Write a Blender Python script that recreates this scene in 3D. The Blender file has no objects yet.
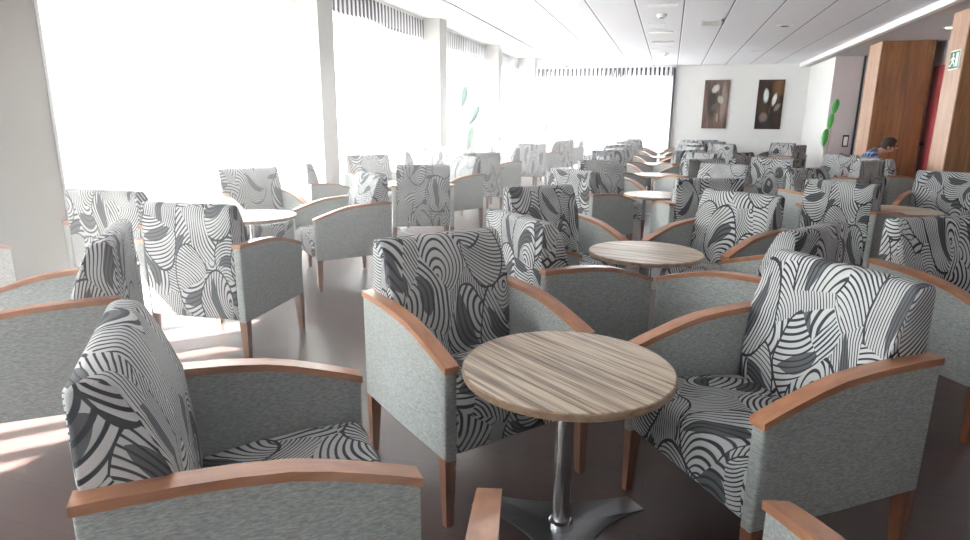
import bpy, bmesh, math, random
from mathutils import Vector, Matrix
random.seed(7)
sc = bpy.context.scene
COL = sc.collection
PI = math.pi

# ------------------------------------------------------------------ helpers
def link(o, parent=None):
    COL.objects.link(o)
    if parent is not None:
        o.parent = parent
    return o

def mesh_obj(name, bm, mat, parent=None, smooth=True, loc=None):
    me = bpy.data.meshes.new(name)
    bmesh.ops.recalc_face_normals(bm, faces=bm.faces[:])
    bm.to_mesh(me); bm.free()
    if smooth:
        for p in me.polygons:
            p.use_smooth = True
        try:
            me.set_sharp_from_angle(angle=math.radians(38))
        except Exception:
            pass
    for m in (mat if isinstance(mat, (list, tuple)) else [mat]):
        me.materials.append(m)
    o = bpy.data.objects.new(name, me)
    if loc is not None:
        o.location = loc
    return link(o, parent)

def tag(o, label=None, cat=None, group=None, kind=None):
    if label: o['label'] = label
    if cat: o['category'] = cat
    if group: o['group'] = group
    if kind: o['kind'] = kind
    return o

def thing(name, label, cat, loc=(0, 0, 0), rz=0.0, group=None):
    o = bpy.data.objects.new(name, None)
    o.empty_display_size = .1
    o.location = loc; o.rotation_euler = (0, 0, rz)
    link(o)
    return tag(o, label, cat, group)

def copy_thing(src, loc, rz, label, group):
    r = src.copy(); COL.objects.link(r)
    r.location = loc; r.rotation_euler = (0, 0, rz)
    r['label'] = label
    if group: r['group'] = group
    for ch in src.children:
        c = ch.copy(); COL.objects.link(c); c.parent = r
        for g in ch.children:
            d = g.copy(); COL.objects.link(d); d.parent = c
    return r

def add_box(bm, lo, hi, bevel=0.0, seg=2):
    vs = [bm.verts.new((x, y, z)) for x in (lo[0], hi[0]) for y in (lo[1], hi[1]) for z in (lo[2], hi[2])]
    idx = [(0, 1, 3, 2), (4, 6, 7, 5), (0, 4, 5, 1), (2, 3, 7, 6), (0, 2, 6, 4), (1, 5, 7, 3)]
    fs = [bm.faces.new([vs[i] for i in f]) for f in idx]
    if bevel > 0:
        es = list({e for f in fs for e in f.edges})
        bmesh.ops.bevel(bm, geom=es, offset=bevel, segments=seg, profile=0.5, affect='EDGES')
    return bm

def box_bm(lo, hi, bevel=0.0, seg=2):
    return add_box(bmesh.new(), lo, hi, bevel, seg)

def add_lathe(bm, prof, n=32, c=(0, 0)):
    rings = []
    for r, z in prof:
        if r < 1e-5:
            rings.append([bm.verts.new((c[0], c[1], z))])
        else:
            rings.append([bm.verts.new((c[0] + r * math.cos(2 * PI * k / n), c[1] + r * math.sin(2 * PI * k / n), z)) for k in range(n)])
    for a, b in zip(rings, rings[1:]):
        for k in range(n):
            k2 = (k + 1) % n
            if len(a) == 1 and len(b) == 1: continue
            if len(a) == 1: bm.faces.new([a[0], b[k], b[k2]])
            elif len(b) == 1: bm.faces.new([a[k], a[k2], b[0]])
            else: bm.faces.new([a[k], a[k2], b[k2], b[k]])
    return bm

def add_tube(bm, pts, rad, n=8):
    pts = [Vector(p) for p in pts]
    rings = []
    for i, p in enumerate(pts):
        t = (pts[min(i + 1, len(pts) - 1)] - pts[max(i - 1, 0)]).normalized()
        a = t.cross(Vector((0.3, 1, 0.2))).normalized(); b = t.cross(a)
        r = rad[i] if isinstance(rad, (list, tuple)) else rad
        rings.append([bm.verts.new(p + (a * math.cos(2 * PI * k / n) + b * math.sin(2 * PI * k / n)) * r) for k in range(n)])
    for a, b in zip(rings, rings[1:]):
        for k in range(n):
            bm.faces.new([a[k], a[(k + 1) % n], b[(k + 1) % n], b[k]])
    bm.faces.new(rings[0][::-1]); bm.faces.new(rings[-1])
    return bm

# ------------------------------------------------------------------ materials
class NT:
    def __init__(s, name):
        s.m = bpy.data.materials.new(name); s.m.use_nodes = True
        s.t = s.m.node_tree; s.t.nodes.clear()
        s.out = s.t.nodes.new('ShaderNodeOutputMaterial')
    def n(s, typ, **kw):
        nd = s.t.nodes.new(typ)
        for k, v in kw.items():
            if k.startswith('i_'):
                key = k[2:].replace('_', ' ')
                nd.inputs[key].default_value = v
            else:
                setattr(nd, k, v)
        return nd
    def l(s, a, b):
        s.t.links.new(a, b)
    def math(s, op, a, b=None, c=None, clamp=False):
        nd = s.t.nodes.new('ShaderNodeMath'); nd.operation = op; nd.use_clamp = clamp
        for i, x in enumerate((a, b, c)):
            if x is None: continue
            if isinstance(x, (int, float)): nd.inputs[i].default_value = x
            else: s.l(x, nd.inputs[i])
        return nd.outputs[0]
    def vmath(s, op, a, b=None, scale=None):
        nd = s.t.nodes.new('ShaderNodeVectorMath'); nd.operation = op
        for i, x in enumerate((a, b)):
            if x is None: continue
            if isinstance(x, tuple): nd.inputs[i].default_value = x
            else: s.l(x, nd.inputs[i])
        if scale is not None: nd.inputs['Scale'].default_value = scale
        return nd.outputs['Value'] if op in ('LENGTH', 'DISTANCE', 'DOT_PRODUCT') else nd.outputs[0]
    def mix(s, f, a, b):
        nd = s.t.nodes.new('ShaderNodeMix'); nd.data_type = 'RGBA'
        for sock, x in ((nd.inputs[0], f), (nd.inputs[6], a), (nd.inputs[7], b)):
            if isinstance(x, (int, float)): sock.default_value = x
            elif isinstance(x, tuple): sock.default_value = (*x, 1) if len(x) == 3 else x
            else: s.l(x, sock)
        return nd.outputs[2]
    def ramp(s, f, stops, interp='LINEAR'):
        nd = s.t.nodes.new('ShaderNodeValToRGB'); nd.color_ramp.interpolation = interp
        el = nd.color_ramp.elements
        while len(el) > len(stops): el.remove(el[-1])
        while len(el) < len(stops): el.new(1)
        for e, (p, c) in zip(el, stops):
            e.position = p; e.color = (*c, 1) if len(c) == 3 else c
        s.l(f, nd.inputs[0])
        return nd.outputs[0]
    def bsdf(s, color, rough=.5, metal=0.0, spec=.5, bump=None, bump_d=.01, bump_s=.5, coat=0, sheen=0):
        b = s.t.nodes.new('ShaderNodeBsdfPrincipled')
        if isinstance(color, tuple): b.inputs['Base Color'].default_value = (*color, 1)
        else: s.l(color, b.inputs['Base Color'])
        if isinstance(rough, (int, float)): b.inputs['Roughness'].default_value = rough
        else: s.l(rough, b.inputs['Roughness'])
        b.inputs['Metallic'].default_value = metal
        b.inputs['Specular IOR Level'].default_value = spec
        b.inputs['Coat Weight'].default_value = coat
        b.inputs['Coat Roughness'].default_value = .12
        b.inputs['Sheen Weight'].default_value = sheen
        if bump is not None:
            bp = s.t.nodes.new('ShaderNodeBump'); bp.inputs['Strength'].default_value = bump_s
            bp.inputs['Distance'].default_value = bump_d
            s.l(bump, bp.inputs['Height']); s.l(bp.outputs[0], b.inputs['Normal'])
        s.l(b.outputs[0], s.out.inputs[0])
        return s.m

def flat(name, c, rough=.6, metal=0, spec=.4, coat=0):
    return NT(name).bsdf(c, rough, metal, spec, coat=coat)

def objco(t):
    return t.n('ShaderNodeTexCoord').outputs['Object']

def m_pattern():
    t = NT('wave_pattern_fabric')
    uv = t.n('ShaderNodeTexCoord').outputs['UV']
    rnd = t.n('ShaderNodeObjectInfo').outputs['Random']
    comb = t.n('ShaderNodeCombineXYZ'); t.l(t.math('MULTIPLY', rnd, 37.0), comb.inputs[0]); t.l(t.math('MULTIPLY', rnd, 91.0), comb.inputs[1])
    p0 = t.vmath('ADD', uv, comb.outputs[0])
    nz = t.n('ShaderNodeTexNoise', noise_dimensions='2D', i_Scale=3.2, i_Detail=1.0)
    t.l(p0, nz.inputs['Vector'])
    warp = t.vmath('SCALE', t.vmath('SUBTRACT', nz.outputs['Color'], (.5, .5, .5)), scale=.07)
    pw = t.vmath('ADD', p0, warp)
    n2 = t.n('ShaderNodeTexNoise', noise_dimensions='2D', i_Scale=7.0, i_Detail=0.0); t.l(p0, n2.inputs['Vector'])
    duty = t.math('ADD', .07, t.math('MULTIPLY', n2.outputs['Fac'], .16))
    def layer(scale, off, k, period, ecc, ang, sq):
        v = t.n('ShaderNodeTexVoronoi', voronoi_dimensions='2D', feature='F1', i_Scale=scale, i_Randomness=1.0)
        mpp = t.n('ShaderNodeMapping'); mpp.inputs['Rotation'].default_value = (0, 0, ang); mpp.inputs['Scale'].default_value = (1, sq, 1); mpp.inputs['Location'].default_value = off
        t.l(pw, mpp.inputs[0]); q = mpp.outputs[0]
        t.l(q, v.inputs['Vector'])
        rv = t.vmath('MULTIPLY', t.vmath('SUBTRACT', v.outputs['Color'], (.5, .5, .5)), (1, 1, 0))
        pos = t.vmath('MULTIPLY', v.outputs['Position'], (1, 1, 0))
        offv = t.vmath('SCALE', rv, scale=k)
        d = t.vmath('SUBTRACT', t.vmath('MULTIPLY', q, (1, 1, 0)), t.vmath('ADD', pos, offv))
        dn = t.vmath('NORMALIZE', t.vmath('ADD', rv, (.001, .002, 0)))
        rot = t.n('ShaderNodeVectorRotate', rotation_type='Z_AXIS'); t.l(dn, rot.inputs['Vector'])
        sepc = t.n('ShaderNodeSeparateColor'); t.l(v.outputs['Color'], sepc.inputs[0])
        t.l(t.math('MULTIPLY', sepc.outputs[2], 6.28), rot.inputs['Angle'])
        ex = rot.outputs[0]
        def conic(vec):
            return t.math('ADD', t.vmath('LENGTH', vec), t.math('MULTIPLY', t.vmath('DOT_PRODUCT', vec, ex), ecc))
        dist = conic(d)
        mid = conic(t.vmath('SCALE', offv, scale=-1.0))
        fr = t.math('FRACT', t.math('DIVIDE', dist, period))
        tri = t.math('ABSOLUTE', t.math('SUBTRACT', fr, .5))
        dc = t.math('MULTIPLY', v.outputs['Distance'], 2.4)
        taper = t.math('SUBTRACT', 1.0, t.math('MULTIPLY', dc, dc))
        lens = t.math('LESS_THAN', t.math('ABSOLUTE', t.math('SUBTRACT', dist, t.math('ADD', mid, .012))), t.math('MULTIPLY', taper, .026))
        lens = t.math('MULTIPLY', lens, t.math('GREATER_THAN', sepc.outputs[2], .55))
        ln = t.math('MULTIPLY', t.math('SUBTRACT', tri, duty), 16.0, clamp=True)
        ln = t.math('MULTIPLY', ln, t.math('SUBTRACT', 1.0, t.math('MULTIPLY', lens, .86)))
        return ln, v.outputs['Distance'], sepc.outputs[2]
    val, dA, rA = layer(6.0, (3.1, 1.7, 0), .40, .0140, .45, .5, .68)
    for (sc_, off, k, ang, sq, kp) in ((5.6, (11.3, 7.9, 0), .33, -.75, .58, .30), (4.9, (5.9, 17.3, 0), .31, 1.15, .52, .55)):
        lb, dB, rB = layer(sc_, off, k, .0135, .45, ang, sq)
        keep = t.math('GREATER_THAN', rB, kp)
        mask = t.math('MULTIPLY', t.math('LESS_THAN', dB, .50), keep)
        edge = t.math('MULTIPLY', keep, t.math('LESS_THAN', t.math('ABSOLUTE', t.math('SUBTRACT', dB, .505)), .016))
        val = t.math('MULTIPLY', t.mix(mask, val, lb), t.math('SUBTRACT', 1.0, edge))
    wv = t.n('ShaderNodeTexNoise', noise_dimensions='2D', i_Scale=420.0, i_Detail=1.0); t.l(uv, wv.inputs['Vector'])
    light = t.mix(wv.outputs['Fac'], (.44, .452, .45), (.61, .625, .622))
    dark = t.mix(wv.outputs['Fac'], (.018, .020, .027), (.045, .05, .06))
    col = t.mix(val, dark, light)
    return t.bsdf(col, .85, spec=.2, bump=t.math('ADD', val, t.math('MULTIPLY', wv.outputs['Fac'], .5)), bump_d=.0015, bump_s=.5)

def m_grey():
    t = NT('grey_heather_fabric')
    co = objco(t)
    mp = t.n('ShaderNodeMapping'); mp.inputs['Scale'].default_value = (60, 60, 260); t.l(co, mp.inputs[0])
    a = t.n('ShaderNodeTexNoise', i_Scale=1.0, i_Detail=3.0, i_Roughness=.7); t.l(mp.outputs[0], a.inputs['Vector'])
    col = t.ramp(a.outputs['Fac'], [(.25, (.20, .218, .212)), (.5, (.325, .35, .342)), (.75, (.49, .515, .507))])
    return t.bsdf(col, .9, spec=.15, bump=a.outputs['Fac'], bump_d=.002, bump_s=.35)

def m_wood(name, c1, c2, c3, scale=(3, 40, 40), rough=.35, coat=.3):
    t = NT(name)
    co = objco(t)
    mp = t.n('ShaderNodeMapping'); mp.inputs['Scale'].default_value = scale; t.l(co, mp.inputs[0])
    a = t.n('ShaderNodeTexNoise', i_Scale=1.0, i_Detail=4.0, i_Distortion=.4); t.l(mp.outputs[0], a.inputs['Vector'])
    col = t.ramp(a.outputs['Fac'], [(.3, c1), (.5, c2), (.72, c3)])
    return t.bsdf(col, rough, spec=.5, coat=coat)

def m_zebrano():
    t = NT('zebrano_laminate')
    co = objco(t)
    mp = t.n('ShaderNodeMapping'); mp.inputs['Scale'].default_value = (1.6, 46, 4); t.l(co, mp.inputs[0])
    a = t.n('ShaderNodeTexNoise', i_Scale=1.0, i_Detail=3.0, i_Roughness=.62); t.l(mp.outputs[0], a.inputs['Vector'])
    mp2 = t.n('ShaderNodeMapping'); mp2.inputs['Scale'].default_value = (2.4, 190, 4); t.l(co, mp2.inputs[0])
    b = t.n('ShaderNodeTexNoise', i_Scale=1.0, i_Detail=2.0); t.l(mp2.outputs[0], b.inputs['Vector'])
    f = t.math('ADD', t.math('MULTIPLY', a.outputs['Fac'], .7), t.math('MULTIPLY', b.outputs['Fac'], .3))
    col = t.ramp(f, [(.36, (.085, .055, .038)), (.44, (.24, .175, .12)), (.50, (.44, .355, .26)), (.57, (.62, .53, .41)), (.66, (.40, .31, .22)), (.74, (.22, .16, .11))])
    return t.bsdf(col, .3, spec=.5)

def m_floor():
    t = NT('dark_wood_plank_floor')
    co = objco(t)
    mp = t.n('ShaderNodeMapping'); mp.inputs['Rotation'].default_value = (0, 0, 0); t.l(co, mp.inputs[0])
    br = t.n('ShaderNodeTexBrick', offset=.37, i_Scale=1.0)
    br.inputs['Brick Width'].default_value = 1.3; br.inputs['Row Height'].default_value = .19
    br.inputs['Mortar Size'].default_value = .002
    br.inputs['Color1'].default_value = (.060, .038, .035, 1); br.inputs['Color2'].default_value = (.082, .053, .050, 1)
    br.inputs['Mortar'].default_value = (.03, .018, .015, 1)
    t.l(mp.outputs[0], br.inputs['Vector'])
    mp2 = t.n('ShaderNodeMapping'); mp2.inputs['Scale'].default_value = (2.5, 45, 1); t.l(co, mp2.inputs[0])
    g = t.n('ShaderNodeTexNoise', i_Scale=1.0, i_Detail=4.0); t.l(mp2.outputs[0], g.inputs['Vector'])
    col = t.mix(t.math('MULTIPLY', g.outputs['Fac'], .55), br.outputs['Color'], (.04, .022, .018))
    rg = t.math('ADD', .30, t.math('MULTIPLY', g.outputs['Fac'], .02))
    return t.bsdf(col, rg, spec=.5)

def m_ceiling():
    t = NT('white_panel_ceiling')
    co = objco(t)
    sp = t.n('ShaderNodeSeparateXYZ'); t.l(co, sp.inputs[0])
    fx = t.math('FRACT', t.math('DIVIDE', t.math('ADD', sp.outputs[0], 30.31), .607))
    ln = t.math('LESS_THAN', fx, .030)
    hl = t.math('MULTIPLY', t.math('GREATER_THAN', fx, .030), t.math('LESS_THAN', fx, .052))
    fy = t.math('FRACT', t.math('DIVIDE', t.math('ADD', sp.outputs[1], 30.0), 1.25))
    ly = t.math('MULTIPLY', t.math('LESS_THAN', fy, .008), .18)
    nz = t.n('ShaderNodeTexNoise', i_Scale=160.0, i_Detail=2.0); t.l(co, nz.inputs['Vector'])
    base = t.mix(nz.outputs['Fac'], (.77, .77, .81), (.82, .82, .86))
    c = t.mix(t.math('MAXIMUM', t.math('MULTIPLY', ln, .95), ly), base, (.10, .10, .115))
    c = t.mix(hl, c, (1.0, 1.0, 1.0))
    return t.bsdf(c, .8, spec=.2)

def m_plaster(name, c):
    t = NT(name)
    nz = t.n('ShaderNodeTexNoise', i_Scale=60.0, i_Detail=3.0); t.l(objco(t), nz.inputs['Vector'])
    return t.bsdf(t.mix(t.math('MULTIPLY', nz.outputs['Fac'], .12), c, tuple(x * .8 for x in c)), .85, spec=.2)

def m_curtain():
    t = NT('sheer_white_curtain')
    tr = t.n('ShaderNodeBsdfTransparent'); tr.inputs[0].default_value = (1, 1, 1, 1)
    tl = t.n('ShaderNodeBsdfTranslucent'); tl.inputs[0].default_value = (.95, .95, .95, 1)
    df = t.n('ShaderNodeBsdfDiffuse'); df.inputs[0].default_value = (.88, .88, .90, 1)
    m1 = t.n('ShaderNodeMixShader'); m1.inputs[0].default_value = .25
    t.l(tl.outputs[0], m1.inputs[1]); t.l(df.outputs[0], m1.inputs[2])
    m2 = t.n('ShaderNodeMixShader'); m2.inputs[0].default_value = .93
    t.l(tr.outputs[0], m2.inputs[1]); t.l(m1.outputs[0], m2.inputs[2])
    t.l(m2.outputs[0], t.out.inputs[0])
    return t.m

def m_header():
    t = NT('shaded_heading')
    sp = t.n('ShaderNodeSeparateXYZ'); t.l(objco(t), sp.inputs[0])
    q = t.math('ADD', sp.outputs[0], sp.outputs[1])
    f = t.math('MULTIPLY', t.math('ADD', t.math('SINE', t.math('MULTIPLY', q, 6.2832 / .118)), .75), 1.5, clamp=True)  # dark stripes paint in pleat shade and the heading's missing backlight
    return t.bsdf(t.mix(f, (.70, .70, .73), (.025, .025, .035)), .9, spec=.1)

def m_glass():
    t = NT('clear_window_glass')
    tr = t.n('ShaderNodeBsdfTransparent'); tr.inputs[0].default_value = (.96, .97, .97, 1)
    gl = t.n('ShaderNodeBsdfGlossy'); gl.inputs['Roughness'].default_value = .02
    m = t.n('ShaderNodeMixShader'); m.inputs[0].default_value = .05
    t.l(tr.outputs[0], m.inputs[1]); t.l(gl.outputs[0], m.inputs[2]); t.l(m.outputs[0], t.out.inputs[0])
    return t.m

def m_emit(name, c, s):
    t = NT(name)
    e = t.n('ShaderNodeEmission'); e.inputs[0].default_value = (*c, 1); e.inputs[1].default_value = s
    t.l(e.outputs[0], t.out.inputs[0])
    return t.m

def m_knotty():
    t = NT('knotty_brown_veneer')
    co = objco(t)
    mp = t.n('ShaderNodeMapping'); mp.inputs['Scale'].default_value = (14, 14, 1.0); t.l(co, mp.inputs[0])
    a = t.n('ShaderNodeTexNoise', i_Scale=1.0, i_Detail=5.0, i_Distortion=1.2); t.l(mp.outputs[0], a.inputs['Vector'])
    v = t.n('ShaderNodeTexVoronoi', i_Scale=5.5); t.l(co, v.inputs['Vector'])
    kn = t.math('SUBTRACT', 1.0, t.math('MULTIPLY', v.outputs['Distance'], 4.5), clamp=True)
    col = t.ramp(a.outputs['Fac'], [(.3, (.115, .046, .015)), (.5, (.185, .077, .026)), (.7, (.25, .115, .042))])
    col = t.mix(t.math('MULTIPLY', kn, .6), col, (.07, .03, .015))
    return t.bsdf(col, .4, spec=.5, coat=.2)

def m_painting(name, bg1, bg2, blobs, streak):
    """canvas print: soft ellipses on a streaky ground; UV 0..1"""
    t = NT(name)
    uv = t.n('ShaderNodeTexCoord').outputs['UV']
    mp = t.n('ShaderNodeMapping'); mp.inputs['Scale'].default_value = streak; t.l(uv, mp.inputs[0])
    nz = t.n('ShaderNodeTexNoise', i_Scale=1.0, i_Detail=5.0, i_Roughness=.65); t.l(mp.outputs[0], nz.inputs['Vector'])
    col = t.ramp(nz.outputs['Fac'], [(.3, bg1), (.7, bg2)])
    w = t.n('ShaderNodeTexNoise', i_Scale=9.0, i_Detail=3.0); t.l(uv, w.inputs['Vector'])
    uvw = t.vmath('ADD', uv, t.vmath('SCALE', t.vmath('SUBTRACT', w.outputs['Color'], (.5, .5, .5)), scale=.05))
    for (cx, cy, rx, ry, rot, c, s) in blobs:
        m = t.n('ShaderNodeMapping', vector_type='TEXTURE')
        m.inputs['Location'].default_value = (cx, cy, 0); m.inputs['Rotation'].default_value = (0, 0, rot)
        m.inputs['Scale'].default_value = (rx, ry, 1); t.l(uvw, m.inputs[0])
        sp = t.n('ShaderNodeSeparateXYZ'); t.l(m.outputs[0], sp.inputs[0])
        r2 = t.math('ADD', t.math('MULTIPLY', sp.outputs[0], sp.outputs[0]), t.math('MULTIPLY', sp.outputs[1], sp.outputs[1]))
        f = t.math('MULTIPLY', t.math('MULTIPLY', t.math('SUBTRACT', 1.0, r2), 1.5, clamp=True), s)
        f = t.math('MULTIPLY', f, t.math('ADD', .45, t.math('MULTIPLY', nz.outputs['Fac'], .9)), clamp=True)
        col = t.mix(f, col, c)
    return t.bsdf(col, .5, spec=.3)

M = {}
M['pattern'] = m_pattern(); M['grey'] = m_grey()
M['cap'] = m_wood('orange_beech', (.25, .105, .052), (.335, .15, .077), (.42, .20, .105), (30, 5, 30), .3, .35)
M['leg'] = m_wood('stained_beech', (.11, .042, .022), (.165, .064, .033), (.22, .09, .045), (40, 40, 5), .35, .3)
M['zebra'] = m_zebrano()
M['edge'] = m_wood('table_edge_band', (.20, .13, .08), (.30, .205, .13), (.40, .28, .18), (30, 30, 90), .4, .1)
M['chrome'] = flat('chrome', (.62, .63, .64), .16, 1)
M['steel'] = flat('brushed_steel', (.30, .31, .33), .33, 1); M['floor'] = m_floor(); M['ceil'] = m_ceiling()
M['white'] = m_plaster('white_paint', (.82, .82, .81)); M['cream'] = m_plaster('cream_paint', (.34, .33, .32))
M['mauve'] = m_plaster('mauve_paint', (.62, .555, .56)); M['greytrim'] = flat('grey_trim', (.16, .16, .165), .5); M['trimw'] = flat('white_trim', (.85, .85, .84), .5)
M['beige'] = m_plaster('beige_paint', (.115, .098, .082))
M['soffit'] = m_plaster('grey_soffit_paint', (.55, .54, .55))
M['curtain'] = m_curtain(); M['glass'] = m_glass(); M['header'] = m_header()
M['alu'] = flat('white_aluminium', (.75, .75, .76), .4)
M['dark'] = flat('dark_plastic', (.03, .03, .035), .5)
M['knotty'] = m_knotty()
M['palepink'] = m_wood('pale_pink_wood', (.36, .225, .155), (.42, .27, .19), (.48, .32, .235), (30, 30, 2), .45, .1)
M['red'] = flat('red_door_paint', (.36, .055, .06), .45)
M['green'] = flat('green_pod', (.05, .30, .06), .45)
def m_pale():
    t = NT('pale_green_pod')
    a = t.n('ShaderNodeBsdfTranslucent'); a.inputs[0].default_value = (.16, .34, .24, 1)
    b = t.n('ShaderNodeBsdfDiffuse'); b.inputs[0].default_value = (.12, .30, .20, 1)
    m = t.n('ShaderNodeMixShader'); m.inputs[0].default_value = .25
    t.l(b.outputs[0], m.inputs[1]); t.l(a.outputs[0], m.inputs[2]); t.l(m.outputs[0], t.out.inputs[0])
    return t.m
M['palegreen'] = m_pale(); M['stem'] = flat('grey_stem', (.30, .33, .28), .6)
M['palewood'] = flat('bleached_twig', (.62, .60, .57), .7)
M['vase'] = flat('white_ceramic', (.78, .78, .77), .25)
M['ground'] = m_plaster('pale_terrace', (.55, .54, .52))
M['signgreen'] = flat('sign_green', (.015, .16, .075), .5); M['signwhite'] = flat('sign_white', (.85, .87, .85), .5)
M['lamp'] = m_emit('downlight_glow', (1, .93, .82), 14.0)
M['skin'] = flat('skin', (.55, .33, .25), .5); M['hair'] = flat('dark_hair', (.03, .018, .013), .6)
def m_plaid():
    t = NT('blue_plaid_cotton'); co = objco(t)
    sp = t.n('ShaderNodeSeparateXYZ'); t.l(co, sp.inputs[0])
    a = t.math('LESS_THAN', t.math('FRACT', t.math('MULTIPLY', t.math('ADD', sp.outputs[0], sp.outputs[1]), 14.0)), .35)
    b = t.math('LESS_THAN', t.math('FRACT', t.math('MULTIPLY', sp.outputs[2], 14.0)), .35)
    c = t.mix(t.math('MULTIPLY', t.math('ADD', a, b), .5), (.03, .06, .16), (.35, .45, .62))
    return t.bsdf(c, .85, spec=.15)
M['plaid'] = m_plaid(); M['navy'] = flat('navy_cotton', (.012, .014, .028), .85)

# ------------------------------------------------------------------ armchair
HW = .33                      # half width
CAPLOW = [(-.328, .572), (-.27, .593), (-.208, .613), (-.13, .637), (-.053, .655), (.05, .667), (.15, .673), (.25, .676), (.328, .676)]

def side_panel(s):
    bm = bmesh.new()
    prof = [(-.325, .256)] + [(max(-.325, min(.325, y)), z + .003) for y, z in CAPLOW] + [(.325, .256), (0.0, .258)]
    x0, x1 = (HW - .050, HW - .003)
    a = [bm.verts.new((s * x0, y, z)) for y, z in prof]; b = [bm.verts.new((s * x1, y, z)) for y, z in prof]
    fa = bm.faces.new(a); fb = bm.faces.new(b[::-1])
    n = len(prof)
    for i in range(n):
        bm.faces.new([a[i], b[i], b[(i + 1) % n], a[(i + 1) % n]])
    es = list(fa.edges) + list(fb.edges)
    bmesh.ops.bevel(bm, geom=es, offset=.010, segments=3, profile=.5, affect='EDGES')
    return bm

def arm_cap(s):
    bm = bmesh.new()
    rings = []
    for i, (y, z) in enumerate(CAPLOW):
        th = .022
        x0, x1 = HW - .055, HW
        rings.append([bm.verts.new((s * x, y, zz)) for x, zz in ((x0, z), (x1, z), (x1, z + th), (x0, z + th))])
    fs = []
    for a, b in zip(rings, rings[1:]):
        for k in range(4):
            fs.append(bm.faces.new([a[k], a[(k + 1) % 4], b[(k + 1) % 4], b[k]]))
    fs.append(bm.faces.new(rings[0])); fs.append(bm.faces.new(rings[-1][::-1]))
    bm.edges.ensure_lookup_table()
    es = [e for e in bm.edges if len(e.link_faces) == 2 and e.calc_face_angle(0) > .6]
    bmesh.ops.bevel(bm, geom=es, offset=.0085, segments=4, profile=.5, affect='EDGES')
    return bm

def prism_x(prof, hw, bevel, nx=4, bulge=None):
    """profile in (y,z) extruded in x, rounded everywhere; UVs in metres"""
    bm = bmesh.new()
    n = len(prof)
    xs = [-hw + 2 * hw * k / nx for k in range(nx + 1)]
    rows = [[bm.verts.new((x, y, z)) for y, z in prof] for x in xs]
    bm.faces.new(rows[0]); bm.faces.new(rows[-1][::-1])
    for a, b in zip(rows, rows[1:]):
        for i in range(n):
            bm.faces.new([a[i], b[i], b[(i + 1) % n], a[(i + 1) % n]])
    bmesh.ops.recalc_face_normals(bm, faces=bm.faces[:])
    es = [e for e in bm.edges if len(e.link_faces) == 2 and e.calc_face_angle(0) > .5]
    bmesh.ops.bevel(bm, geom=es, offset=bevel, segments=4, profile=.5, affect='EDGES', clamp_overlap=True)
    bmesh.ops.recalc_face_normals(bm, faces=bm.faces[:])
    # perimeter parameter
    per = [0.0]
    for i in range(n):
        per.append(per[-1] + math.dist(prof[i], prof[(i + 1) % n]))
    def s_of(y, z):
        best = (9, 0)
        for i in range(n):
            ay, az = prof[i]; by, bz = prof[(i + 1) % n]
            L2 = (by - ay) ** 2 + (bz - az) ** 2 + 1e-12
            tt = max(0, min(1, ((y - ay) * (by - ay) + (z - az) * (bz - az)) / L2))
            d = math.hypot(y - ay - tt * (by - ay), z - az - tt * (bz - az))
            if d < best[0] - 1e-6: best = (d, per[i] + tt * (per[i + 1] - per[i]))
        return best[1]
    uvl = bm.loops.layers.uv.new('UVMap')
    for f in bm.faces:
        side = abs(f.normal.x) > .75
        ss = [s_of(l.vert.co.y, l.vert.co.z) for l in f.loops]
        for l, s in zip(f.loops, ss):
            co = l.vert.co
            if side: l[uvl].uv = (1.7 * (1 if co.x > 0 else -1) + co.y, co.z + .37)
            else:
                if max(ss) - min(ss) > per[-1] * .5 and s < per[-1] * .5: s += per[-1]
                l[uvl].uv = (co.x, s)
    return bm

BACKPROF = [(.318, .262), (.140, .262), (.136, .38), (.144, .54), (.162, .709), (.200, .815), (.232, .885), (.250, .908), (.300, .912), (.322, .895), (.324, .60)]
SEATPROF = [(.140, .262), (-.318, .262), (-.332, .34), (-.328, .425), (-.300, .452), (-.15, .456), (0.0, .446), (.150, .424)]

def leg_bm(sx, sy):
    bm = bmesh.new()
    cx, cy = sx * (HW - .027), sy * .298
    rings = []
    for z, h, ox, oy in ((0, .0135, sx * .004, sy * .006), (.12, .018, sx * .002, sy * .003), (.262, .0225, 0, 0)):
        rings.append([bm.verts.new((cx + ox + a * h, cy + oy + b * h, z)) for a, b in ((-1, -1), (1, -1), (1, 1), (-1, 1))])
    for a, b in zip(rings, rings[1:]):
        for k in range(4):
            bm.faces.new([a[k], a[(k + 1) % 4], b[(k + 1) % 4], b[k]])
    bm.faces.new(rings[0][::-1]); bm.faces.new(rings[-1])
    es = [e for e in bm.edges if len(e.link_faces) == 2 and e.calc_face_angle(0) > .8]
    bmesh.ops.bevel(bm, geom=es, offset=.003, segments=2, profile=.5, affect='EDGES')
    return bm

def make_chair(label, group, loc, rz):
    t = thing('armchair', label, 'armchair', loc, rz, group)
    mesh_obj('seat', prism_x(SEATPROF, .281, .022), M['pattern'], t)
    mesh_obj('backrest', prism_x(BACKPROF, .281, .024), M['pattern'], t)
    for s in (-1, 1):
        mesh_obj('side_panel', side_panel(s), M['grey'], t)
        mesh_obj('armrest', arm_cap(s), M['cap'], t)
        for sy in (-1, 1):
            mesh_obj('leg', leg_bm(s, sy), M['leg'], t)
    for ch in t.children:
        if ch.name.startswith('armrest'): ch['label'] = 'curved orange wood armrest'
        if ch.name.startswith('side_panel'): ch['label'] = 'plain grey upholstered side'
        if ch.name.startswith('leg'): ch['label'] = 'tapered wooden leg'
    return t

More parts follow.
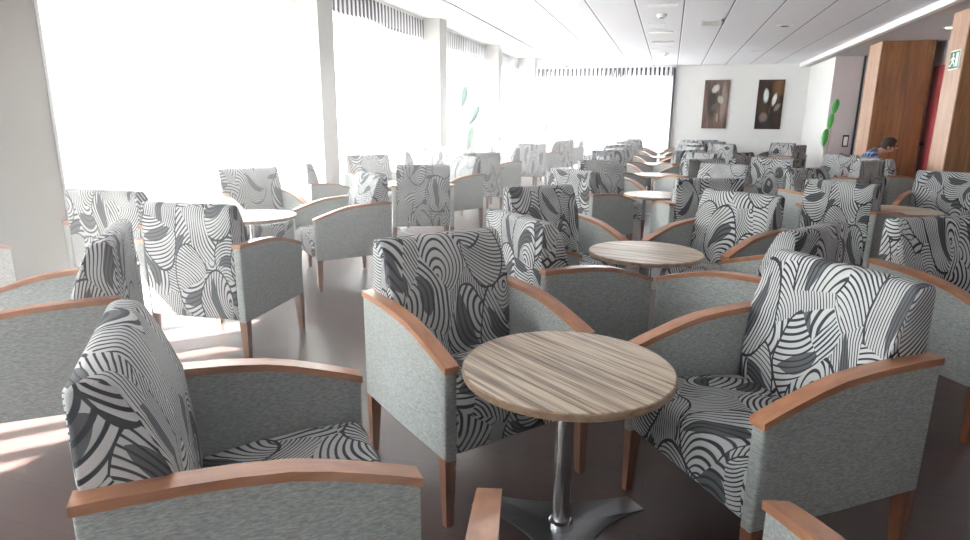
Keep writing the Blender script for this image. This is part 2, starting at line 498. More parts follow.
# ------------------------------------------------------------------ table
def base_outline(n=14):
    pts = []
    for k in range(3):
        a0 = math.radians(81 + 120 * k); a1 = a0 + math.radians(120)
        w = .045
        d0 = Vector((math.cos(a0), math.sin(a0))); p0 = Vector((-d0.y, d0.x))
        d1 = Vector((math.cos(a1), math.sin(a1))); p1 = Vector((-d1.y, d1.x))
        A = d0 * .335 + p0 * w; B = d1 * .335 - p1 * w
        mid = (d0 + d1).normalized() * (.16 if k == 0 else .11)
        C = 2 * mid - (A + B) / 2
        for i in range(n + 1):
            u = i / n
            pts.append(A * (1 - u) ** 2 + C * 2 * u * (1 - u) + B * u * u)
    return pts

def make_table(label, loc, rz):
    t = thing('round_table', label, 'table', loc, rz, 'round lounge tables')
    R = .336
    top = mesh_obj('tabletop', add_lathe(bmesh.new(), [(0, .584), (R - .006, .584), (R - .002, .587), (R - .002, .6055), (R - .006, .610), (0, .610)], 96), M['zebra'], t)
    top['label'] = 'zebra striped laminate tabletop'
    mesh_obj('edge_band', add_lathe(bmesh.new(), [(R - .004, .5855), (R, .587), (R + .0012, .597), (R, .6075), (R - .004, .609)], 96), M['edge'], top)
    col = mesh_obj('column', add_lathe(bmesh.new(), [(0, .02), (.030, .02), (.030, .576), (.075, .578), (.075, .5845), (0, .5845)], 32), M['chrome'], t)
    col['label'] = 'chrome tube column'
    bm = bmesh.new()
    out = base_outline()
    lo = [bm.verts.new((p.x, p.y, .002)) for p in out]; hi = [bm.verts.new((p.x, p.y, .009)) for p in out]
    inn = [bm.verts.new((p.x * (.045 / p.length), p.y * (.045 / p.length), .026)) for p in out]
    n = len(out)
    for i in range(n):
        j = (i + 1) % n
        bm.faces.new([lo[i], lo[j], hi[j], hi[i]]); bm.faces.new([hi[i], hi[j], inn[j], inn[i]])
    bm.faces.new(inn); bm.faces.new(lo[::-1])
    b = mesh_obj('base_plate', bm, M['steel'], t)
    b['label'] = 'three-pronged polished metal foot'
    mesh_obj('collar', add_lathe(bmesh.new(), [(.030, .022), (.043, .022), (.041, .05), (.033, .056), (.030, .056)], 32), M['chrome'], b)
    return t

# ------------------------------------------------------------------ furniture layout
D = math.radians
CH = []      # (x, y, angle, label, group)
GW, GM, GR = 'armchairs along the windows', 'armchairs of the middle row', 'armchairs towards the wooden pillars'
P_ = 'wave-patterned armchair '
CH += [
 (.37, 2.09, 306, P_ + 'showing its front and wood-capped side, behind the frontmost round table', GM),
 (-.676, 2.184, 50.5, P_ + 'tucked under the frontmost round table, facing the viewer', GM),
 (-.93, 1.17, 130, P_ + 'seen side-on, largest in view, beside sun stripes on the floor', GM),
 (.052, .885, 193, P_ + 'showing only two armrest tips before the frontmost table', GM),
 (-.68, 4.18, 45, P_ + 'facing the second middle-row table from the window side, shaded front', GM),
 (-.49, 3.16, 134, P_ + 'with bright back, just behind the one facing the viewer', GM),
 (.44, 3.26, 236, P_ + 'with shaded rear showing just behind the front bright-backed armchair', GM),
 (.33, 4.27, 322, P_ + 'with bright front, behind the second middle-row table', GM),
 (1.47, 3.38, 30, P_ + 'cut by the picture edge behind the frontmost bright armchair', GR),
 (1.55, 5.86, 139, P_ + 'turned away, with full bright rear beside a tabletop', GR),
 (-3.46, 3.38, 182, P_ + 'turned to the window table, beside the first white pillar', GW),
 (-2.53, 3.05, 184, P_ + 'with whole rear panel in glaring sunlight', GW),
 (-2.42, 1.81, 309, P_ + 'side-on with wedge-shaped back, just past the sun stripes', GW),
 (-3.60, 4.88, 58, P_ + 'against the bright curtain facing the sunlit window table', GW),
 (-2.65, 4.67, 318, P_ + 'with plain grey side and legs fully visible by the window table', GW),
 (-2.57, 6.30, 205, P_ + 'showing its rear, behind the chair with plain grey side', GW),
 (-4.19, 2.47, 165, P_ + 'of which only one armrest shows against the first pillar', GW),
]
MID_T = [(-.257, 1.832, -36, 'zebra striped round table in the very front with chrome column showing'),
         (-.088, 3.745, -12, 'second zebra striped round table of the middle row, whole top visible'),
         (-.10, 6.85, -15, 'third round table of the middle row, glare on its top between crossing armrests'),
         (-.15, 9.50, -8, 'fourth round table of the middle row, a bright sliver of top'),
         (-.15, 11.95, 10, 'fifth round table of the middle row, tiny bright sliver'),
         (-.15, 14.35, -20, 'sixth round table of the middle row, hardly showing'),
         (-.20, 16.75, 5, 'last round table of the middle row, near the end window')]
WIN_T = [(-3.16, 4.17, -20, 'sunlit round table by the window behind the armchair with glaring rear'),
         (-3.15, 6.90, 15, 'round table second along the windows, boxed in by armchairs'),
         (-3.25, 9.50, -8, 'round table third along the windows'),
         (-3.25, 13.15, 5, 'round table fourth along the windows'),
         (-3.15, 15.9, -10, 'last round table along the windows, nearest the end curtain')]
RIGHT_T = [(2.05, 6.40, 10, 'round table before the pillars, nearest of its row'),
           (1.80, 9.90, -10, 'round table in front of the seated person'),
           (1.85, 15.35, 6, 'round table near the paintings on the end wall')]
OFF = {'M': (-.50, .45, 46), 'L': (-.52, -.58, 134), 'F': (.48, -.66, 226), 'R': (.46, .46, 318)}
PH = {'M': 'facing away from the window, behind {t}',
      'L': 'with its back to the window, before {t}',
      'F': 'with rear to the pillars, before {t}',
      'R': 'facing the window, behind {t}'}
def grp(tx, ty, name, group, who='MLFR', jit=.05, over={}):
    for k in who:
        dx, dy, a = OFF[k]
        if k in over: x, y, a = over[k]
        else: x, y, a = tx + dx + random.uniform(-jit, jit), ty + dy + random.uniform(-jit, jit), a + random.uniform(-7, 7)
        CH.append((x, y, a, 'patterned armchair ' + PH[k].format(t=name), group))
grp(-.10, 6.85, 'the third middle table', GM, over={'M': (-.65, 7.42, 30), 'L': (-.74, 6.27, 146), 'F': (.28, 5.80, 194), 'R': (.50, 7.30, 332)})
grp(-.15, 9.50, 'the fourth middle table', GM, over={'M': (-.80, 10.10, 30), 'L': (-.74, 8.92, 140), 'F': (.30, 8.70, 215)})
grp(-.15, 11.95, 'the fifth middle table', GM, over={'M': (-.82, 12.5, 32), 'F': (.20, 11.2, 210)})
grp(-.15, 14.35, 'the sixth middle table', GM, over={'M': (-.80, 14.9, 36)})
grp(-.20, 16.75, 'the last middle table', GM, over={'M': (-.80, 17.25, 36)})
grp(-3.15, 6.90, 'the second window table', GW, 'MLR', over={'M': (-3.60, 7.27, 47), 'L': (-3.79, 6.06, 166), 'R': (-2.70, 7.51, 330)})
grp(-3.25, 9.50, 'the third window table', GW, over={'L': (-3.66, 8.85, 134), 'F': (-2.76, 8.88, 216), 'R': (-2.84, 10.28, 322)})
grp(-3.25, 13.15, 'the fourth window table', GW, over={'F': (-2.77, 12.52, 211)})
grp(-3.15, 15.9, 'the last window table', GW, over={'R': (-2.58, 16.46, 318)})
grp(2.05, 6.40, 'the table nearest the pillars', GR, 'MR', over={'M': (1.58, 6.98, 40), 'R': (2.56, 6.95, 330)})
grp(1.80, 9.90, 'the table before the seated person', GR, 'MLFR', over={'L': (1.50, 9.40, 150), 'F': (2.30, 9.28, 226), 'R': (2.36, 10.36, 318)})
grp(1.85, 15.35, 'the table by the paintings', GR, over={'R': (2.42, 15.92, 325), 'F': (2.40, 14.75, 232), 'L': (1.35, 14.85, 136)})
CH.append((2.86, 11.0, 72, P_ + 'in which the person in plaid sits, before the brown pillar', GR))
CH.append((2.95, 9.85, 122, P_ + 'just before the seated person, wedged beside the exit sign pillar', GR))
CH.append((1.05, 17.2, 20, P_ + 'alone against the end wall under the brown painting', GR))

proto = None
for (x, y, a, lab, g) in CH:
    if proto is None:
        proto = make_chair(lab, g, (x, y, 0), D(a))
    else:
        copy_thing(proto, (x, y, 0), D(a), lab, g)
tproto = None
for (x, y, a, lab) in MID_T + WIN_T + RIGHT_T:
    if tproto is None: tproto = make_table(lab, (x, y, 0), D(a))
    else: copy_thing(tproto, (x, y, 0), D(a), lab, 'round lounge tables')

# ------------------------------------------------------------------ room shell
def struct(name, bm, mat, parent=None, smooth=False):
    o = mesh_obj(name, bm, mat, parent, smooth)
    if parent is None: o['kind'] = 'structure'
    return o
XC, XP, YB, ZC, ZH = -4.35, -4.0, 18.2, 2.85, 3.09
struct('floor', box_bm((-4.9, -6, -.1), (7.2, YB + .2, 0)), M['floor'])
struct('ceiling', box_bm((-2.9, -6, ZC), (3.08, YB + .2, ZC + .12)), M['ceil'])
struct('ceiling_window_strip', box_bm((-4.9, -6, ZH), (-2.9, YB + .2, ZH + .1)), M['white'])
struct('ceiling_soffit', box_bm((3.14, -6, 2.775), (7.2, YB + .2, 2.95)), M['soffit'])
struct('trim_1', box_bm((-2.95, -6, ZC - .014), (-2.88, YB, ZH), .004), M['greytrim'])
struct('trim_2', box_bm((3.06, -6, 2.755), (3.15, YB, 2.96), .004), M['trimw'])
# window wall
bays = [(-5.0, -1.45), (-1.1, 1.45), (3.88, 6.72), (7.07, 10.74), (11.1, 14.68), (15.0, 17.93)]
bm = bmesh.new(); add_box(bm, (-4.9, -6, 2.80), (-4.62, YB + .2, ZH)); add_box(bm, (-4.9, -6, 0), (-4.62, YB + .2, .10))
struct('wall_left', bm, M['white'])
edges = [(-6, -5.0)] + [(a[1], b[0]) for a, b in zip(bays, bays[1:])]
for i, (a, b) in enumerate(edges):
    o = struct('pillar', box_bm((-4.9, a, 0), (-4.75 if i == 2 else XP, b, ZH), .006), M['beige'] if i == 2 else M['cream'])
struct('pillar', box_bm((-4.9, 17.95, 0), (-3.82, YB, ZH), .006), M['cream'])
for i, (a, b) in enumerate(bays):
    bm = bmesh.new()
    x0, x1 = -4.80, -4.72
    add_box(bm, (x0, a, .10), (x1, a + .06, 2.8)); add_box(bm, (x0, b - .06, .10), (x1, b, 2.8))
    add_box(bm, (x0, a, .10), (x1, b, .17)); add_box(bm, (x0, a, 2.73), (x1, b, 2.8))
    m = (a + b) / 2
    add_box(bm, (x0, m - .035, .10), (x1, m + .035, 2.8))
    w = struct('window_%d' % (i + 1), bm, M['alu'])
    for (p, q) in ((a + .06, m - .035), (m + .035, b - .06)):
        mesh_obj('pane', box_bm((-4.765, p, .17), (-4.757, q, 2.73)), M['glass'], w, False)
# back wall with its wide window
bm = bmesh.new()
add_box(bm, (-.02, YB, 0), (3.35, YB + .2, 3.1)); add_box(bm, (-4.9, YB, 2.58), (-.02, YB + .2, 3.1)); add_box(bm, (-4.9, YB, 0), (-.02, YB + .2, .10))
struct('wall_back', bm, M['white'])
bm = bmesh.new()
for x in (-3.95, -2.98, -2.0, -1.02, -.06): add_box(bm, (x - .035, YB + .1, .1), (x + .035, YB + .18, 2.58))
for z in (.13, 2.55): add_box(bm, (-4.0, YB + .1, z - .03), (-.02, YB + .18, z + .03))
w = struct('window_7', bm, M['alu'])
for x in (-3.95, -2.98, -2.0, -1.02): mesh_obj('pane', box_bm((x + .035, YB + .135, .16), (x + .945, YB + .143, 2.52)), M['glass'], w, False)
struct('trim_3', box_bm((-.03, YB - .10, 0), (.02, YB, 2.78), .003), M['dark'])
# right side: return wall, mauve wall, veneered pillars, outer wall with red door
struct('wall_return', box_bm((3.32, 15.6, 0), (3.5, YB + .2, 2.80)), M['white'])
struct('wall_mauve', box_bm((3.321, 15.58, 0), (4.5, 15.72, 2.80)), M['mauve'])
struct('trim_4', box_bm((3.865, 15.54, 0), (3.90, 15.585, 2.80)), M['dark'])
pl = struct('pillar', box_bm((3.46, 12.9, 0), (4.27, 13.62, 2.78), .004), M['knotty'])
mesh_obj('pale_side', box_bm((3.445, 12.9, 0), (3.46, 13.62, 2.775), .003), M['palepink'], pl, False)  # window-facing side drawn in a paler, pinker wood tone
pl = struct('pillar', box_bm((3.46, 9.46, 0), (5.2, 9.97, 2.78), .004), M['knotty'])
mesh_obj('pale_side', box_bm((3.445, 9.46, 0), (3.46, 9.97, 2.775), .003), M['palepink'], pl, False)
struct('wall_right', box_bm((4.45, 9.9, 0), (4.6, 15.72, 2.80)), M['mauve'])
dr = struct('door_1', box_bm((4.40, 12.05, 0), (4.452, 13.22, 2.36), .004), M['red'])
mesh_obj('door_handle', box_bm((4.34, 13.06, 1.0), (4.40, 13.16, 1.03), .006), M['dark'], dr, False)
struct('wall_far_right', box_bm((7.0, -6, 0), (7.2, 9.97, 2.95)), M['mauve'])
struct('wall_front', box_bm((-4.9, -6.2, 0), (7.2, -6, 3.2)), M['white'])
g = struct('ground_outside', box_bm((-60, -60, -.35), (60, 80, -.15)), M['ground'])

# ------------------------------------------------------------------ curtains
def curtain(name, a, b, fixed, z0, z1, axis, slits, lab):
    """pleated sheer: several drops with narrow gaps, header rail above"""
    t = thing(name, lab, 'curtain', (0, 0, 0), 0, 'sheer white curtains')
    cuts = [a] + [c for s in slits for c in (s[0], s[1])] + [b]
    for i in range(0, len(cuts), 2):
        p, q = cuts[i], cuts[i + 1]
        bm = bmesh.new()
        n = max(8, int((q - p) / .012))
        rows = []
        for z, amp in ((z0, .036), ((z0 + z1) / 2, .034), (z1 - .35, .03), (z1 - .1, .024), (z1, .016)):
            r = []
            for k in range(n + 1):
                s = p + (q - p) * k / n
                off = amp * math.sin(s * 2 * PI / .118 + .9 * math.sin(s * 3.1)) + .01 * math.sin(s * 17)
                r.append(bm.verts.new((fixed + off, s, z) if axis == 'y' else (s, fixed + off, z)))
            rows.append(r)
        for u, v in zip(rows, rows[1:]):
            for k in range(n): bm.faces.new([u[k], u[k + 1], v[k + 1], v[k]])
        mesh_obj('curtain_drop', bm, M['curtain'], t)
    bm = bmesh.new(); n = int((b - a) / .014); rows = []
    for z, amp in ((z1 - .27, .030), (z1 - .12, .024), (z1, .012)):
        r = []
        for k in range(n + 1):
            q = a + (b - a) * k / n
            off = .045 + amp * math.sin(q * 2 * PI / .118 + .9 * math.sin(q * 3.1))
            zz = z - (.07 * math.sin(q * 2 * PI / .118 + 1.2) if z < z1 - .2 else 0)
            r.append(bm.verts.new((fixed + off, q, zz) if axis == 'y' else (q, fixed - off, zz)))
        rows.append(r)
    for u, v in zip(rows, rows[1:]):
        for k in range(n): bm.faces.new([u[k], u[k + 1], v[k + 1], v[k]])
    hd = mesh_obj('curtain_header', bm, M['header'], t); hd['label'] = 'gathered pleat heading with painted dark shade'
    if axis == 'y': bm = box_bm((fixed - .03, a, z1), (fixed + .03, b, z1 + .025))
    else: bm = box_bm((a, fixed - .03, z1), (b, fixed + .03, z1 + .025))
    r = mesh_obj('curtain_rail', bm, M['alu'], t, False)
    return t
names = ['behind the camera', 'beside the camera', 'between the first two white pillars', 'between the second and third white pillars',
         'behind the tall green pods', 'next to the end window']
for i, (a, b) in enumerate(bays):
    sl = {1: [(-1.0, -.62), (-.48, -.30), (-.18, -.02), (.10, .28), (.65, .80), (.95, 1.2)], 2: [(5.2, 5.22)], 0: [(-4.8, -3.6), (-3.2, -1.9)]}.get(i, [((a + b) / 2, (a + b) / 2 + .02)])
    curtain('curtain', a + .01, b - .01, XC, .03, ZH - .035, 'y', sl, 'sheer white pleated curtain ' + names[i])
curtain('curtain', -3.80, -.05, YB - .14, .03, 2.79, 'x', [(-1.9, -1.885)], 'sheer white pleated curtain across the end window beside the paintings')

# ------------------------------------------------------------------ pictures, signs, ceiling fittings
def painting(name, lab, x0, x1, z0, z1, mat):
    t = thing(name, lab, 'painting', ((x0 + x1) / 2, YB, z0), 0, 'paintings on the end wall')
    hw, h = (x1 - x0) / 2, z1 - z0
    bm = box_bm((-hw, -.035, 0), (hw, -.001, h))
    uvl = bm.loops.layers.uv.new('UVMap')
    for f in bm.faces:
        for l in f.loops: l[uvl].uv = ((l.vert.co.x + hw) / (2 * hw), l.vert.co.z / h)
    mesh_obj('canvas', bm, mat, t, False)
    return t
pa = m_painting('print_pale_flowers', (.03, .018, .015), (.19, .13, .11), [
    (.35, .55, .22, .42, 0, (.02, .018, .018), .9), (.80, .55, .14, .45, 0, (.33, .27, .22), .6),
    (.45, .82, .17, .10, .3, (.62, .60, .58), .95), (.68, .60, .14, .09, -.3, (.50, .48, .45), .9), (.45, .45, .15, .08, .4, (.10, .10, .10), .8),
    (.60, .22, .06, .12, .1, (.38, .28, .20), .8)], (7, 2.0, 1))
pb = m_painting('print_white_tulips', (.006, .004, .004), (.06, .032, .018), [
    (.85, .85, .35, .20, 0, (.16, .08, .03), .7), (.35, .15, .5, .22, 0, (.008, .007, .012), .8),
    (.33, .68, .115, .165, .12, (.72, .80, .84), 1.0), (.66, .60, .085, .16, -.45, (.78, .78, .76), 1.0), (.80, .45, .16, .07, .5, (.26, .22, .19), .8),
    (.30, .24, .19, .12, 0, (.19, .14, .13), .9), (.52, .42, .02, .14, -.2, (.16, .16, .10), .8)], (3, 2.2, 1))
painting('painting', 'tall brown canvas of pale blurred flowers on the end wall', .80, 1.43, 1.20, 2.46, pa)
painting('painting', 'tall dark canvas of two white tulips on the end wall', 2.14, 2.77, 1.20, 2.46, pb)

# exit sign (running figure, door, arrow) on the pale face of the nearer veneered pillar
ex = thing('exit_sign', 'green and white running figure exit sign on the wooden pillar', 'sign', (3.4445, 9.645, 2.05), 0)
mesh_obj('sign_plate', box_bm((-.022, -.15, 0), (-.001, .15, .24), .004), M['signwhite'], ex, False)
def sflat(bm, pts, x=-.0245, th=.002):
    a = [bm.verts.new((x, y, z)) for y, z in pts]; b = [bm.verts.new((x + th, y, z)) for y, z in pts]
    bm.faces.new(a); bm.faces.new(b[::-1])
    for i in range(len(pts)): bm.faces.new([a[i], b[i], b[(i + 1) % len(pts)], a[(i + 1) % len(pts)]])
bm = bmesh.new(); sflat(bm, [(-.135, .015), (.135, .015), (.135, .225), (-.135, .225)])
fld = mesh_obj('sign_field', bm, M['signgreen'], ex, False)
bm = bmesh.new()
# seen from -x: +y is left, so mirror: figure on the left (larger y), door and arrow on the right
def wp(pts): sflat(bm, [(-y, z) for y, z in pts], -.0262, .0016)
wp([(.045, .035), (.12, .035), (.12, .205), (.045, .205)])                   # doorway
wp([(-.04 + .02 * math.cos(k * PI / 5), .185 + .02 * math.sin(k * PI / 5)) for k in range(10)])   # head
wp([(-.075, .155), (-.02, .165), (.0, .125), (-.03, .09), (-.06, .10)])       # torso
wp([(-.03, .105), (.02, .085), (.022, .04), (.005, .04), (.003, .072), (-.05, .09)])   # front leg
wp([(-.06, .11), (-.04, .09), (-.085, .045), (-.125, .045), (-.125, .06), (-.09, .062)])   # rear leg
wp([(-.02, .16), (.03, .13), (.025, .12), (-.02, .14)])                       # front arm
wp([(-.075, .155), (-.11, .12), (-.10, .112), (-.06, .14)])                   # rear arm
mesh_obj('running_figure', bm, M['signwhite'], fld, False)

def disc(name, lab, cat, x, y, r, mat, th=.03, grp_=None, z=ZC):
    o = thing(name, lab, cat, (x, y, z), 0, grp_)
    mesh_obj('housing', add_lathe(bmesh.new(), [(0, -th), (r * .75, -th), (r, -th * .45), (r, -.001), (0, -.001)], 24), mat[0], o)
    mesh_obj('lens', add_lathe(bmesh.new(), [(0, -th - .006), (r * .45, -th - .004), (r * .5, -th + .002), (0, -th + .002)], 20), mat[1], o)
    return o
def vent(lab, x, y, wx, wy, dark=True, n=8, z=ZC, grp_='slotted ceiling vents'):
    o = thing('ceiling_vent', lab, 'vent', (x, y, z), 0, grp_)
    bm = bmesh.new(); t_ = .02
    add_box(bm, (-wx, -wy, -.012), (wx, -wy + t_, -.001)); add_box(bm, (-wx, wy - t_, -.012), (wx, wy, -.001))
    add_box(bm, (-wx, -wy, -.012), (-wx + t_, wy, -.001)); add_box(bm, (wx - t_, -wy, -.012), (wx, wy, -.001))
    mesh_obj('vent_frame', bm, M['trimw'], o, False)
    mesh_obj('backing', box_bm((-wx + t_, -wy + t_, -.004), (wx - t_, wy - t_, -.0012)), M['dark'] if dark else M['alu'], o, False)
    bm = bmesh.new()
    for k in range(n):
        xx = -wx + t_ + (2 * wx - 2 * t_) * (k + .5) / n
        add_box(bm, (xx - .008, -wy + t_, -.010), (xx + .010, wy - t_, -.005))
    mesh_obj('louvres', bm, M['trimw'], o, False)
    return o
CEILPOS = {'v1': (0.48, 10.66), 'v2': (-0.33, 10.69), 's1': (-0.22, 8.93), 's2': (-0.28, 11.51), 's3': (-0.26, 12.92), 's4': (-0.27, 13.95), 'd1': (-0.24, 9.65), 'd2': (-0.24, 14.95), 'p1': (1.59, 11.12), 'p2': (1.6, 14.9), 'dl': (3.86, 11.29)}
vent('dark slatted ceiling vent, the most open of the ceiling vents', *CEILPOS['v1'], .15, .30)
vent('small pale ceiling vent in the line of ceiling fittings', *CEILPOS['v2'], .13, .22, False, 5)
for k, lab in (('s1', 'white ceiling light bar first in the line of fittings'), ('s2', 'white ceiling light bar after the small pale vent'), ('s3', 'faint white slot third along the line of fittings'), ('s4', 'faint white slot last along the line of fittings')):
    x, y = CEILPOS[k]
    o = thing('ceiling_light', lab, 'ceiling light', (x, y, ZC), 0, 'white bars along the ceiling')
    mesh_obj('light_frame', box_bm((-.20, -.07, -.018), (.20, .07, -.001), .004), M['trimw'], o, False)
    mesh_obj('diffuser', box_bm((-.18, -.05, -.022), (.18, .05, -.017), .002), M['signwhite'], o, False)
disc('smoke_detector', 'smoke detector beside the first white ceiling bar', 'smoke detector', *CEILPOS['d1'], .07, (M['alu'], M['dark']), .05, 'ceiling detectors')
disc('smoke_detector', 'smoke detector near the end wall above the middle row', 'smoke detector', *CEILPOS['d2'], .08, (M['alu'], M['dark']), .05, 'ceiling detectors')
disc('recessed_spotlight', 'dark unlit ceiling spot close to the bright ceiling trim', 'spotlight', *CEILPOS['p1'], .13, (M['alu'], M['dark']), .018, 'unlit ceiling spots')
disc('recessed_spotlight', 'faint unlit ceiling spot far along, above the paintings', 'spotlight', *CEILPOS['p2'], .12, (M['alu'], M['alu']), .014, 'unlit ceiling spots')
o = disc('downlight', 'lit round downlight in the lowered ceiling beside the wooden pillar', 'downlight', *CEILPOS['dl'], .075, (M['trimw'], M['lamp']), .012, None, 2.775)

# small framed notice on the mauve wall edge
nt = thing('wall_notice', 'small dark framed notice beside the brown pillar', 'notice', (3.73, 15.58, .86), 0)
mesh_obj('notice_frame', box_bm((-.06, -.03, 0), (.06, -.001, .26), .004), M['dark'], nt, False)
mesh_obj('notice_sheet', box_bm((-.038, -.033, .03), (.038, -.029, .22)), M['trimw'], nt, False)

# ------------------------------------------------------------------ tall pods in vases
def pods(lab, x, y, leaves, mat, twig=False):
    t = thing('pod_plant', lab, 'plant', (x, y, 0), 0, 'tall green pods in vases')
    mesh_obj('vase', add_lathe(bmesh.new(), [(0, 0), (.09, 0), (.12, .12), (.11, .38), (.065, .62), (.075, .70), (.06, .70), (.05, .62), (0, .60)], 28), M['vase'], t)
    for (dx, z0, ln, lean, pr_) in leaves:
        pts = [(0, 0, .62), (dx * .25, 0, .9 if z0 > 1 else .72), (dx * .8, .0, (z0 + .9) / 2 if z0 > 1 else z0 - .05), (dx, 0, z0)]
        s = mesh_obj('stem', add_tube(bmesh.new(), pts, .007, 6), M['stem'], t)
        bm = bmesh.new()
        prof = [(0, 0), (pr_ * .38, .08), (pr_ * .77, .25), (pr_, .5), (pr_ * .96, .75), (pr_ * .65, .93), (pr_ * .27, 1.0), (0, 1.0)]
        add_lathe(bm, [(r, z * ln) for r, z in prof], 12)
        bmesh.ops.rotate(bm, verts=bm.verts, cent=(0, 0, 0), matrix=Matrix.Rotation(lean, 3, 'Y'))
        bmesh.ops.translate(bm, verts=bm.verts, vec=(dx, 0, z0 - .02))
        mesh_obj('pod', bm, mat, s)
    if twig:
        for k in range(7):
            a = k * .9; h = random.uniform(.95, 1.25)
            mesh_obj('twig', add_tube(bmesh.new(), [(0, 0, .65), (.06 * math.cos(a), .06 * math.sin(a), .85), (.2 * math.cos(a), .2 * math.sin(a), h)], [.006, .005, .003], 5), M['palewood'], t)
    return t
pods('tall pale green pods in a vase before the middle windows', -3.92, 11.55, [(.06, 1.60, .42, .2, .065), (.20, 1.27, .42, .5, .065), (.16, .80, .50, .25, .065)], M['palegreen'])
pods('small pale green pods in a vase in the corner by the end curtain', -3.44, 17.2, [(.0, 1.62, .30, .15, .075), (.08, 1.33, .32, .25, .075), (.10, .95, .38, .12, .075)], M['palegreen'])
pods('bright green pods with pale twigs in a vase before the mauve wall', 2.96, 13.6, [(.03, 1.56, .28, .12, .058), (-.02, 1.27, .30, .1, .058), (-.08, .94, .34, .08, .058)], M['green'], True)

# ------------------------------------------------------------------ seated person
def skin_obj(name, joints, edges, mat, parent, root=0, sub=2):
    me = bpy.data.meshes.new(name)
    me.from_pydata([j[0] for j in joints], edges, [])
    o = bpy.data.objects.new(name, me); link(o, parent)
    me.materials.append(mat)
    m = o.modifiers.new('Skin', 'SKIN'); m.use_smooth_shade = True; m.branch_smoothing = .6
    for i, j in enumerate(joints):
        sv = me.skin_vertices[0].data[i]
        r = j[1]; sv.radius = (r, r) if not isinstance(r, tuple) else r
        sv.use_root = (i == root)
    s = o.modifiers.new('Sub', 'SUBSURF'); s.levels = sub; s.render_levels = sub
    return o
pr = thing('person', 'person in blue plaid shirt bending forward in an armchair', 'person', (2.86, 11.0, 0), D(72))
# local frame: faces -y, seat 0.45 high, trunk leaning forward
J = [((0, .02, .575), .10), ((0, -.04, .70), .125), ((0, -.15, .93), .14), ((0, -.26, .95), .06), ((0, -.31, .985), .055),
     ((0, -.37, 1.01), .085), ((0, -.41, 1.055), .082),
     ((.19, -.16, .93), .055), ((.25, -.26, .70), .042), ((.10, -.42, .60), .03), ((.06, -.47, .59), .028),
     ((-.19, -.16, .93), .055), ((-.25, -.26, .70), .042), ((-.10, -.42, .60), .03), ((-.06, -.47, .59), .028),
     ((.10, -.08, .565), .085), ((.12, -.44, .555), .06), ((.12, -.46, .12), .042), ((.12, -.56, .05), .036),
     ((-.10, -.08, .565), .085), ((-.12, -.44, .555), .06), ((-.12, -.46, .12), .042), ((-.12, -.56, .05), .036)]
E_ = [(0, 1), (1, 2), (2, 3), (3, 4), (4, 5), (5, 6), (2, 7), (7, 8), (8, 9), (9, 10), (2, 11), (11, 12), (12, 13), (13, 14),
      (0, 15), (15, 16), (16, 17), (17, 18), (0, 19), (19, 20), (20, 21), (21, 22)]
skin_obj('body', J, E_, M['skin'], pr)
def infl(idx, d): return [(J[i][0], J[i][1] + d) for i in idx]
sh = [0, 1, 2, 3, 7, 11, 8, 12]
skin_obj('plaid_shirt', infl(sh, .034), [(0, 1), (1, 2), (2, 3), (2, 4), (2, 5), (4, 6), (5, 7)], M['plaid'], pr)
for q in ([8, 9], [12, 13]): skin_obj('dark_sleeve', infl(q, .018), [(0, 1)], M['navy'], pr)
tr = [0, 15, 16, 17, 19, 20, 21]
skin_obj('trousers', infl(tr, .016), [(0, 1), (1, 2), (2, 3), (0, 4), (4, 5), (5, 6)], M['navy'], pr)
for s in (-1, 1):
    skin_obj('shoe', [((s * .12, -.44, .045), .045), ((s * .12, -.58, .035), .04), ((s * .12, -.68, .03), .03)], [(0, 1), (1, 2)], M['dark'], pr)
    for k in range(5):
        bx = s * .06 + (k - 2) * .014
        if k == 0 or k == 4: pass
        skin_obj('finger', [((bx, -.48, .592), .010), ((bx - s * .004, -.52, .585), .009), ((bx - s * .006, -.55, .565), .008)], [(0, 1), (1, 2)], M['skin'], pr, sub=1)
bm = bmesh.new()
bmesh.ops.create_uvsphere(bm, u_segments=20, v_segments=14, radius=.108)
bmesh.ops.scale(bm, vec=(.92, 1.05, 1.0), verts=bm.verts)
for v in bm.verts:
    if v.co.y < -.035 and v.co.z < .045: v.co *= .72
bmesh.ops.translate(bm, verts=bm.verts, vec=(0, -.37, 1.065))
mesh_obj('hair', bm, M['hair'], pr)
bm = bmesh.new()
bmesh.ops.create_cone(bm, segments=8, radius1=.018, radius2=.006, depth=.04, cap_ends=True)
bmesh.ops.rotate(bm, verts=bm.verts, cent=(0, 0, 0), matrix=Matrix.Rotation(PI / 2.3, 3, 'X'))
bmesh.ops.translate(bm, verts=bm.verts, vec=(0, -.475, 1.01))
mesh_obj('nose', bm, M['skin'], pr)
def ball(name, c, r, mat, sc_=(1, 1, 1)):
    b = bmesh.new(); bmesh.ops.create_uvsphere(b, u_segments=12, v_segments=8, radius=r)
    bmesh.ops.scale(b, vec=sc_, verts=b.verts); bmesh.ops.translate(b, verts=b.verts, vec=c)
    return mesh_obj(name, b, mat, pr)
for s in (-1, 1):
    ball('eye', (s * .032, -.466, 1.045), .011, M['dark'])
    ball('ear', (s * .088, -.37, 1.015), .024, M['skin'], (.4, .8, 1.2))
ball('mouth', (0, -.452, .965), .018, M['red'], (1.1, .4, .35))

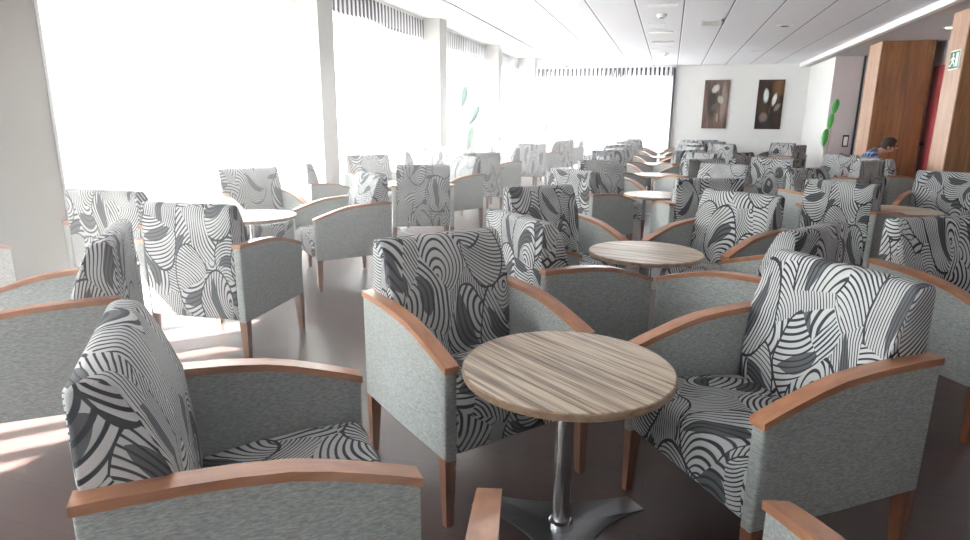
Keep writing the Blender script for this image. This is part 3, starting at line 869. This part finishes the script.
# ------------------------------------------------------------------ volume added to imitate window glare, thinning upwards and away from windows
hz = NT('glare_scatter')
vs_ = hz.n('ShaderNodeVolumeScatter', i_Anisotropy=.2)
sx_ = hz.n('ShaderNodeSeparateXYZ'); hz.l(objco(hz), sx_.inputs[0])
hf_ = hz.math('MAXIMUM', hz.math('DIVIDE', hz.math('SUBTRACT', 2.6, sx_.outputs[2]), 1.2, clamp=True), .2)
hz.l(hz.math('MULTIPLY', hf_, hz.math('MULTIPLY', hz.math('DIVIDE', hz.math('SUBTRACT', .3, sx_.outputs[0]), 3.2, clamp=True), .060)), vs_.inputs['Density'])
vs_.inputs['Color'].default_value = (1, 1, 1, 1)
hz.l(vs_.outputs[0], hz.out.inputs['Volume'])
ho = mesh_obj('glare_haze', box_bm((-4.88, -6.1, -.05), (7.1, YB + .17, 3.18)), hz.m, None, False)
tag(ho, 'added volume imitating lens glare from the windows across the lounge', 'glare_haze', None, 'stuff')

# ------------------------------------------------------------------ camera
fpx, pitch, roll, h, yaw = (614.53279, 0.23947, 0.00956, 1.36776, 0.28389)
cp_, sp_ = math.cos(pitch), math.sin(pitch)
fw = Vector((-math.sin(yaw) * cp_, math.cos(yaw) * cp_, -sp_))
rt = Vector((math.cos(yaw), math.sin(yaw), 0)); up = rt.cross(fw)
r2 = rt * math.cos(roll) + up * math.sin(roll); u2 = up * math.cos(roll) - rt * math.sin(roll)
cam = bpy.data.cameras.new('Camera'); cam.sensor_width = 36; cam.lens = 36 * fpx / 970; cam.clip_start = .05; cam.clip_end = 300
co = bpy.data.objects.new('Camera', cam); link(co)
mw = Matrix((r2, u2, -fw)).transposed().to_4x4(); mw.translation = Vector((0, 0, h))
co.matrix_world = mw
sc.camera = co

# ------------------------------------------------------------------ light
w = bpy.data.worlds.new('World'); sc.world = w; w.use_nodes = True
nt_ = w.node_tree; bg = nt_.nodes['Background']
bg.inputs[0].default_value = (.93, .97, 1.0, 1); bg.inputs[1].default_value = 11.0
def portal(loc, rot, sx, sy):
    l = bpy.data.lights.new('window_portal', 'AREA'); l.shape = 'RECTANGLE'; l.size = sx; l.size_y = sy
    l.cycles.is_portal = True
    o = bpy.data.objects.new('window_portal', l); o.location = loc; o.rotation_euler = rot; link(o)
for (a, b) in bays:
    portal((-4.70, (a + b) / 2, 1.45), (0, -PI / 2, 0), 2.7, b - a)
portal((-2.0, YB + .09, 1.34), (-PI / 2, 0, 0), 3.95, 2.5)
s = bpy.data.lights.new('sun', 'SUN'); s.energy = 100.0; s.angle = math.radians(.6); s.color = (1, .97, .92)
so = bpy.data.objects.new('sun', s); link(so)
el, az = math.radians(38), math.radians(46)
d = Vector((math.cos(el) * math.cos(az), math.cos(el) * math.sin(az), -math.sin(el)))
so.rotation_euler = d.to_track_quat('-Z', 'Y').to_euler()

sc.view_settings.view_transform = 'Standard'; sc.view_settings.look = 'None'
sc.view_settings.gamma = 1.0; sc.view_settings.use_curve_mapping = False
sc.view_settings.exposure = 0.72
sc.cycles.use_denoising = True
sc.cycles.volume_bounces = 1; sc.cycles.volume_step_rate = 4.0; sc.cycles.volume_max_steps = 48; sc.cycles.max_bounces = 10; sc.cycles.diffuse_bounces = 5; sc.cycles.transparent_max_bounces = 16; sc.cycles.transmission_bounces = 6
sc.cycles.sample_clamp_indirect = 8.0
sc.cycles.caustics_reflective = False; sc.cycles.caustics_refractive = False
